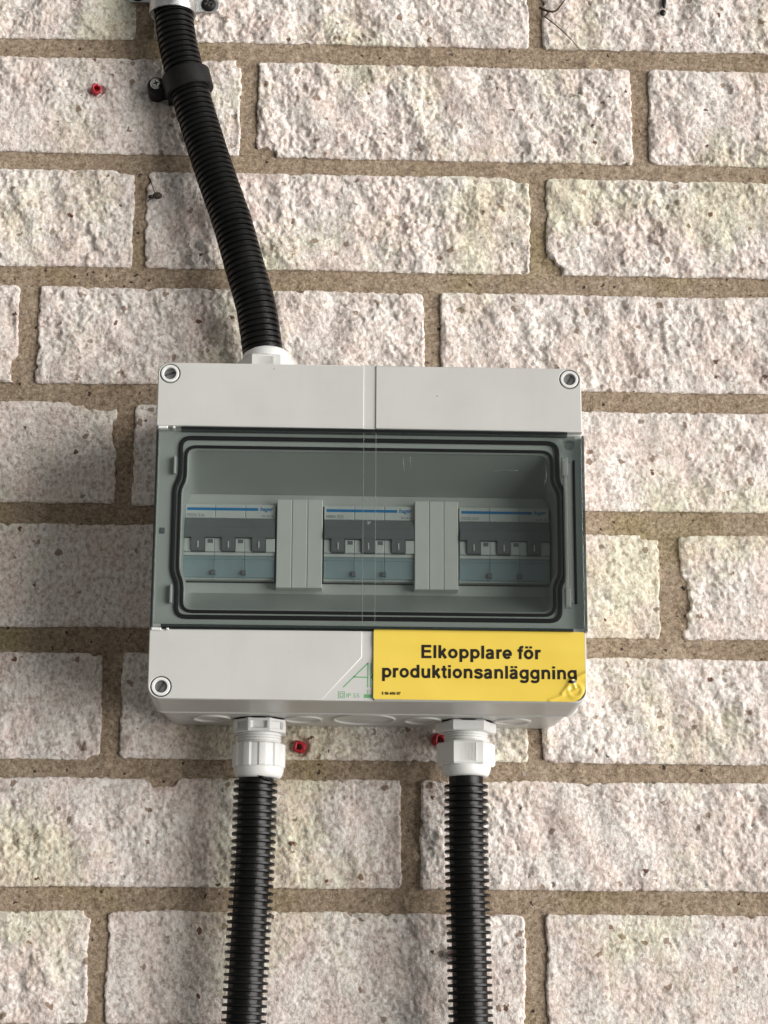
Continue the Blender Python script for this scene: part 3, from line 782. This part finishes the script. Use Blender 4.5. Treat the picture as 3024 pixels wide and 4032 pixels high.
me = grid_mesh('sticker', V2, nx, nz)
st = link_mesh('sticker', me, 'sticker_yellow', box)
st['label'] = 'glossy yellow warning sticker with black lettering, creased at one corner'
bold_text('lettering', 'Elkopplare f\u00f6r', 27.2, 92.7, -49.3, 7.3, 104.66, 'print_black', st, warp)
bold_text('lettering', 'produktionsanl\u00e4ggning', 5.4, 113.0, -60.5, 7.3, 104.66, 'print_black', st, warp)
text('lettering', 'E 06 606 07', 5.2, 15.6, -70.1, 104.72, 'print_black', st, bold=0.3, warp=warp)

# ------------------------------------------------------------------ breakers and blanking plates
def breaker(x0, label, code, amps):
    W = 52.2; zb, zt = 0.2, 44.8
    t = thing('circuit_breaker', label, 'circuit breaker', (x0 + W / 2, -50, zb), 'circuit breakers under the smoked window')
    p = W / 3
    for k in range(3):
        a, b = x0 + k * p + .08, x0 + (k + 1) * p - .08
        mb = MB(); mb.box(a, b, -77.6, -48, 36.2, zt, .35); mb.box(a, b, -76.2, -48, zb + .2, 36.1)
        mb.box(a, b, -78.4, -74, 14.0, 16.0, .3)
        # cheeks either side of the toggle
        tx = x0 + k * p + 4.3
        mb.box(a, tx - .2, -79.8, -74, 16.1, 23.9, .3); mb.box(tx + 7.8, b, -79.8, -74, 16.1, 23.9, .3)
        pole = mb.build('pole', 'breaker_grey', t)
        if k < 2: MB().box(b - 3.6, b - .7, -80.0, -79.5, 21.0, 23.2).build('indicator', 'toggle_grey', pole)
    mb = MB()
    # joined toggle bar, leaning outwards at the bottom
    prof = [(-76.0, 36.1), (-78.6, 36.0), (-80.2, 30.4), (-80.6, 29.9), (-81.6, 24.9), (-81.4, 24.2), (-76, 24.1)]
    mb.loft([[(x0 + .3, y, z) for y, z in prof], [(x0 + W - .3, y, z) for y, z in prof]], True, True, True, False)
    for k in range(3):
        tx = x0 + k * p + 4.3
        q = [(-76, 24.3), (-81.3, 24.3), (-80.9, 16.8), (-80.4, 16.3), (-76, 16.3)]
        mb.loft([[(tx, y, z) for y, z in q], [(tx + 7.6, y, z) for y, z in q]], True, True, True, False)
    tg = mb.build('toggle', 'toggle_grey', t)
    for k in range(3):
        tx = x0 + k * p + 4.3
        MB().box(tx + 3.55, tx + 4.25, -81.5, -80.6, 18.0, 21.8).build('on_mark', 'toggle_mark', tg)
    for k in range(3):
        a, b = x0 + k * p + .1, x0 + (k + 1) * p - .1
        mb = MB(); mb.box(a, b, -78.6, -76.4, 1.2, 13.8, .3)
        mb.box(a, b, -79.2, -78.5, 11.7, 12.5, .2)
        tc = mb.build('terminal_cover', 'cover_clear_blue', t)
        if k < 2: MB().box(b - 1.5, b + 1.4, -79.8, -78.4, 2.4, 5.2, .3).build('cover_hook', 'toggle_grey', tc)
    MB().box(x0 + 1.3, x0 + 42.2, -77.72, -77.55, 40.9, 42.5).build('blue_stripe', 'print_blue', t)
    text('lettering', 'hager', x0 + 43.2, x0 + 51, 40.9, 77.66, 'print_blue', t, bold=0.2, shear=0.25)
    text('lettering', code, x0 + 1.2, x0 + 11.2, 37.2, 77.66, 'print_grey', t)
    text('lettering', amps, x0 + 44.6, x0 + 51, 37.2, 77.66, 'print_grey', t, bold=0.1)
    return t
breaker(-108.2, 'three-pole circuit breaker at the hinge end of the row, touching one blanking plate', 'MCN 316', '16 16 16')
breaker(-27.9, 'three-pole circuit breaker between the two blanking plates behind the smoked window', 'MBN 325', '16 16 16')
breaker(50.3, 'three-pole circuit breaker at the handle end of the row under the smoked window', 'MCN 310', '16 16 16')
def blank(x0, x1, label):
    zb, zt = -4.9, 47.4
    t = thing('blanking_plate', label, 'blanking plate', ((x0 + x1) / 2, -70, zb), 'blanking plates in the breaker row')
    w3 = (x1 - x0) / 3
    for k in range(3):
        a, b = x0 + k * w3, x0 + (k + 1) * w3
        mb = MB(); mb.box(a + .12, b - .12, -80.2, -71, zb, zt, .35); mb.build('slat', 'blank_grey', t)
    MB().box(x0 + .1, x1 - .1, -79.3, -71, zb + .2, zt - .2).build('backing', 'blank_grey', t)
blank(-55.2, -28.6, 'light grey ribbed blanking plate beside the breaker at the hinge end')
blank(24.2, 49.6, 'light grey ribbed blanking plate beside the breaker at the handle end')

# ------------------------------------------------------------------ cable glands
GD = 27.0
def ngon_prism(mb, cx, cy, z0, z1, apo, n, rot, ch=0.6):
    R = apo / math.cos(math.pi / n)
    def ring(z, k):
        return [(cx + (R - k) * math.cos(rot + 2 * math.pi * i / n), cy + (R - k) * math.sin(rot + 2 * math.pi * i / n), z) for i in range(n)]
    s = 1 if z1 > z0 else -1
    mb.loft([ring(z0, ch), ring(z0 + s * ch, 0), ring(z1 - s * ch, 0), ring(z1, ch)], True, True, True, False)
def gland(gx, z_face, sgn, label, style):
    """sgn -1: hangs below the box, +1: stands on top"""
    t = thing('cable_gland', label, 'cable gland', (gx, -GD, z_face), 'cable glands on the box')
    Zf = lambda k: z_face + sgn * k
    mb = MB()
    if style == 'window':
        ngon_prism(mb, gx, -GD, Zf(.9), Zf(8.2), 13.6, 8, math.pi / 8, .2)
        ngon_prism(mb, gx, -GD, Zf(.6), Zf(2.4), 15.2, 8, math.pi / 8, .3); ngon_prism(mb, gx, -GD, Zf(6.6), Zf(8.4), 15.2, 8, math.pi / 8, .3)
        R = 15.2 / math.cos(math.pi / 8)
        for i in range(8):
            a = math.pi / 8 + i * math.pi / 4
            mb.lathe([(2.0, 2.2), (2.0, 6.8)], (gx + (R - 2) * math.cos(a), -GD + (R - 2) * math.sin(a), z_face), (0, 0, sgn), 10)
    else:
        ngon_prism(mb, gx, -GD, Zf(.4), Zf(6.6), 15.6, 6, math.radians(2), .9)
    mb.build('hex_flange', 'gland_white', t)
    MB().lathe([(15.6, -.2), (15.8, .3), (15.6, .9)], (gx, -GD, z_face), (0, 0, sgn), 48).build('seal_washer', 'gasket_black', t)
    k0, k1 = (8.2, 14.6) if style == 'window' else (6.4, 12.6)
    pr = []
    n = 4
    for i in range(n):
        a = k0 + (k1 - k0) * i / n; s = (k1 - k0) / n
        pr += [(12.0, a), (12.9, a + s * .35), (12.9, a + s * .6), (12.0, a + s)]
    MB().lathe(pr, (gx, -GD, z_face), (0, 0, sgn), 48, True).build('thread', 'gland_white', t)
    mb = MB(); k2 = k1 + 13.6
    if style == 'window':
        fl = lambda a, h: 1.0 if (a * 10 / (2 * math.pi)) % 1.0 < .55 else .955
        mb.lathe([(14.9, k1), (15.5, k1 + .5), (15.5, k2 - .6), (15.0, k2)], (gx, -GD, z_face), (0, 0, sgn), 80, False, True, .2, fl)
    else:
        ngon_prism(mb, gx, -GD, Zf(k1), Zf(k2), 15.0, 6, math.radians(2), 1.0)
        for i in range(12):   # fine grip lines on one flat
            x = gx - 4.6 + i * .85
            mb.box(x, x + .3, -GD - 15.22, -GD - 14.0, min(Zf(k1 + 1.4), Zf(k2 - 1.6)), max(Zf(k1 + 1.4), Zf(k2 - 1.6)))
    mb.build('nut', 'gland_white', t)
    prof = [(14.6, k2 - .4), (14.6, k2 + 1.2), (14.2, k2 + 3.2), (13.4, k2 + 5.0), (12.5, k2 + 6.0), (11.4, k2 + 6.3)]
    MB().lathe(prof, (gx, -GD, z_face), (0, 0, sgn), 48, True).build('dome', 'gland_white', t)
    return k2 + 6.3
gland(-64.0, ZB + .8, -1, 'white cable gland with windowed flange and ribbed nut under the box', 'window')
gland(57.2, ZB + .8, -1, 'white cable gland with plain hexagonal flange under the yellow sticker', 'hex')
gland(-64.6, ZT - .8 + 2.0, 1, 'white cable gland on top of the box holding the slanting conduit', 'hex')

# ------------------------------------------------------------------ conduits
corrugated('corrugated_conduit', 'black corrugated conduit slanting up the wall from the top gland',
    [(-66.0, -27, 150), (-67.5, -27, 160), (-71.5, -26.5, 184.5), (-78.6, -26, 209.5), (-88.0, -24, 242.5), (-99.4, -21, 276), (-110, -18.5, 309.5), (-117.8, -18, 335.8), (-125.4, -18, 364.9), (-128.6, -18, 385), (-130, -18, 402), (-131, -18, 470)], 3.75, 12.5, 11.1, 2.75)
corrugated('corrugated_conduit', 'black corrugated conduit hanging from the gland with the windowed flange',
    [(-64.2, -27, -105), (-65.6, -27, -112), (-66.3, -27, -154), (-68, -27, -198), (-69.7, -27, -247), (-73, -27, -330)], 4.2, 12.8, 10.0, 1.95)
corrugated('corrugated_conduit', 'black corrugated conduit hanging from the hexagonal gland under the yellow sticker',
    [(57.2, -27, -103), (57.3, -27, -112), (57.4, -27, -154), (58.4, -27, -198), (59.3, -27, -247), (61, -27, -330)], 4.2, 12.8, 10.0, 1.95, plain=6.5)

# ------------------------------------------------------------------ clip with screw
def phillips(name, x, d, z, r, mat, parent, dome=1.2, rot=.3):
    mb = MB(); mb.lathe([(r, d), (r, d + .5), (r * .85, d + dome * .75), (r * .55, d + dome)], (x, 0, z), (0, -1, 0), 28, True, False)
    # cross recess: ring of facets round a cross of dark bars painted as its shade
    mb.lathe([(r * .56, d + dome), (r * .5, d + dome + .02), (r * .3, d + dome - .1), (0.02, d + dome - .35)], (x, 0, z), (0, -1, 0), 28, True, False)
    h = mb.build(name, mat, parent)
    for a in (rot, rot + math.pi / 2):
        ca, sa = math.cos(a), math.sin(a); k = MB()
        P = [(-r * .5, -r * .11), (r * .5, -r * .11), (r * .5, r * .11), (-r * .5, r * .11)]
        P = [(x + p * ca - q * sa, z + p * sa + q * ca) for p, q in P]
        k.loft([[(p, -(d + .2), q) for p, q in P], [(p, -(d + dome + .06), q) for p, q in P]], True, False, True, False)
        k.build('cross_shade', 'recess_shade', h)
    return h
clip = thing('conduit_clip', 'black plastic conduit clip screwed to the wall beside the red wall plug', 'conduit clip', (-132, 0, 332))
T = Vector((-7.6, 0, 29.1)).normalized()          # along the conduit
ctr = Vector((-118.6, -18, 339.0))
mb = MB()
S = T.cross(Vector((0, 1, 0))).normalized()
def clip_ring(k, r): # open at the wall: band round the conduit with a flat foot
    out = []
    for i in range(33):
        a = math.radians(-60 + 300 * i / 32); out.append(ctr + T * k + S * (r * math.cos(a)) + Vector((0, -1, 0)) * (r * math.sin(a)))
    return out
ro, ri_ = 15.6, 12.8
prof = [(-6.6, ri_), (-6.6, ro - .6), (-6.0, ro), (6.0, ro), (6.6, ro - .6), (6.6, ri_)]
mb.loft([clip_ring(k, r) for k, r in prof + [prof[0]]], False, False, False, True)
mb.build('band', 'clip_black', clip, autosmooth=40)
mb = MB(); mb.box(ctr.x - 13, ctr.x + 12, -6.5, 1.0, 331.5, 345.0, .6); mb.build('foot', 'clip_black', clip)
mb = MB(); mb.lathe([(6.2, -1), (6.2, 12.0), (5.6, 13.2), (3.2, 13.2)], (-138.8, 0, 339.5), (0, -1, 0), 32, True)
mb.box(-139, -127, -12.4, 0, 335.0, 344.6, .8)
mb.build('screw_boss', 'clip_black', clip, autosmooth=40)
phillips('screw', -139.2, 13.0, 340.6, 3.9, 'screw_bright', clip, 1.7)

# ------------------------------------------------------------------ galvanised saddle at the top of the frame
sad = thing('pipe_saddle', 'galvanised metal saddle clamp with black screws above the black clip', 'pipe clamp', (-129, 0, 391))
ctr2 = Vector((-129.6, -16, 0))
mb = MB(); ro = 14.6
def arc(r, z):
    out = []
    for i in range(25):
        a = math.radians(215 - 250 * i / 24); out.append((-129.8 + r * math.cos(a), -17.5 - r * math.sin(a)))
    return [(x, y, z + 0.03 * (x + 129)) for x, y in out]
zlo, zhi = 386.8, 414
mb.loft([arc(14.0, zlo), arc(15.1, zlo), arc(15.1, zhi), arc(14.0, zhi), arc(14.0, zlo)], False, False, False, True)
mb.build('strap', 'galvanised', sad, autosmooth=40)
plate('ear', [rrect(-119.5, -100.8, 397.5, 414, (0, 3.5, 3.5, 0))], 2.2, 3.6, 'galvanised', sad, .2)
plate('ear', [rrect(-161, -142.0, 403.5, 418, (3.5, 0, 0, 3.5))], 2.2, 3.6, 'galvanised', sad, .2)
phillips('screw', -107.6, 3.5, 402.6, 4.9, 'clip_black', sad, 2.6)
phillips('screw', -154, 3.5, 409, 4.9, 'clip_black', sad, 2.6)

# ------------------------------------------------------------------ red wall plugs
def plug(x, z, prot, label, tilt=0.0, r=3.7):
    p = bpy.data.meshes.new('wall_plug')
    mb = MB(); ax = Vector((math.sin(tilt), -1, -.15)).normalized()
    rnd = random.Random(int(x * 10))
    rag = [rnd.uniform(.6, 1.2) for _ in range(24)]
    fn = lambda a, h: (1 + .07 * math.sin(4 * a)) * (rag[int(a / (2 * math.pi) * 24) % 24] if h > prot * .8 else 1)
    mb.lathe([(r * .9, -6), (r, prot * .4), (r * 1.05, prot * .85), (r * .95, prot), (r * .55, prot * .92), (r * .5, prot * .3), (r * .45, -4), (.05, -4.2)], (x, 0, z), ax, 24, True, False, 0, fn)
    ob = mb.build('wall_plug', 'plug_red', None, origin=(x, 0, z))
    return tag(ob, label, 'wall plug', 'red plastic wall plugs in the bricks')
plug(-179.2, 341.9, 4.0, 'red plastic wall plug alone in the brick beside the black conduit clip', .3, 3.3)
plug(-40.4, -84.6, 2.8, 'red plastic wall plug in the brick right under the box beside the ribbed gland', -.1, 3.8)
plug(42.9, -79.8, 4.0, 'red plastic wall plug half hidden behind the hexagonal gland', .2, 4.2)
plug(52.9, -206, 4.0, 'red plastic wall plug peeking out behind the conduit below the hexagonal gland', 0, 3.6)

# ------------------------------------------------------------------ small finds on the wall
ins = thing('dead_insect', 'tiny dark dried insect clinging to the brick beside the slanting conduit', 'insect', (-137.5, -3, 266.5))
def ball(c, rx, ry, rz):
    mb = MB(); rings = []
    for k in range(9):
        p = math.pi * (k + .001) / 8.002; rings.append([(c[0] + rx * math.cos(p), c[1] + ry * math.sin(p) * math.cos(t), c[2] + rz * math.sin(p) * math.sin(t)) for t in [2 * math.pi * i / 14 for i in range(14)]])
    return mb.loft(rings, True, True, True, True)
ball((-136.6, -4.5, 267.0), 3.1, 2.2, 2.3).build('abdomen', 'insect_brown', ins)
ball((-140.8, -4.2, 266.2), 1.8, 1.3, 1.3).build('head', 'tar_black', ins)
for pts in ([(-138, -4, 268), (-139.5, -5.0, 272), (-141.8, -3.5, 279)], [(-139.5, -4, 265.4), (-141.5, -5, 264), (-143, -3, 263.2)]):
    _, L = sample_path(pts); sweep(MB(), pts, [(L * i / 8, .3) for i in range(9)], 6).build('leg', 'tar_black', ins)
tw = thing('dry_twig', 'thin dark dried root stuck across the mortar joint and brick edge', 'twig', (118, 0, 395))
for pts, r in (([(110, -3, 406), (116, -5, 402.5), (121, -4.5, 403.5), (127, -4, 412)], .9), ([(113, -3, 400), (122, -3.5, 392), (130, -3.2, 384), (136, -2.5, 377)], .45), ([(116, -4.5, 402.5), (112.5, -3.5, 398)], .6)):
    _, L = sample_path(pts); sweep(MB(), pts, [(L * i / 12, r * (1 - .5 * i / 12)) for i in range(13)], 7).build('stem', 'twig_brown', tw)
td = thing('tar_spot', 'small black tar drip high on the brick beside the dried root', 'tar drip', (192, 0, 402))
ball((191.8, -2.6, 404.5), 2.1, 1.0, 2.4).build('drip', 'tar_black', td)
ball((192.9, -2.4, 412), 1.6, .9, 4.5).build('drip', 'tar_black', td)
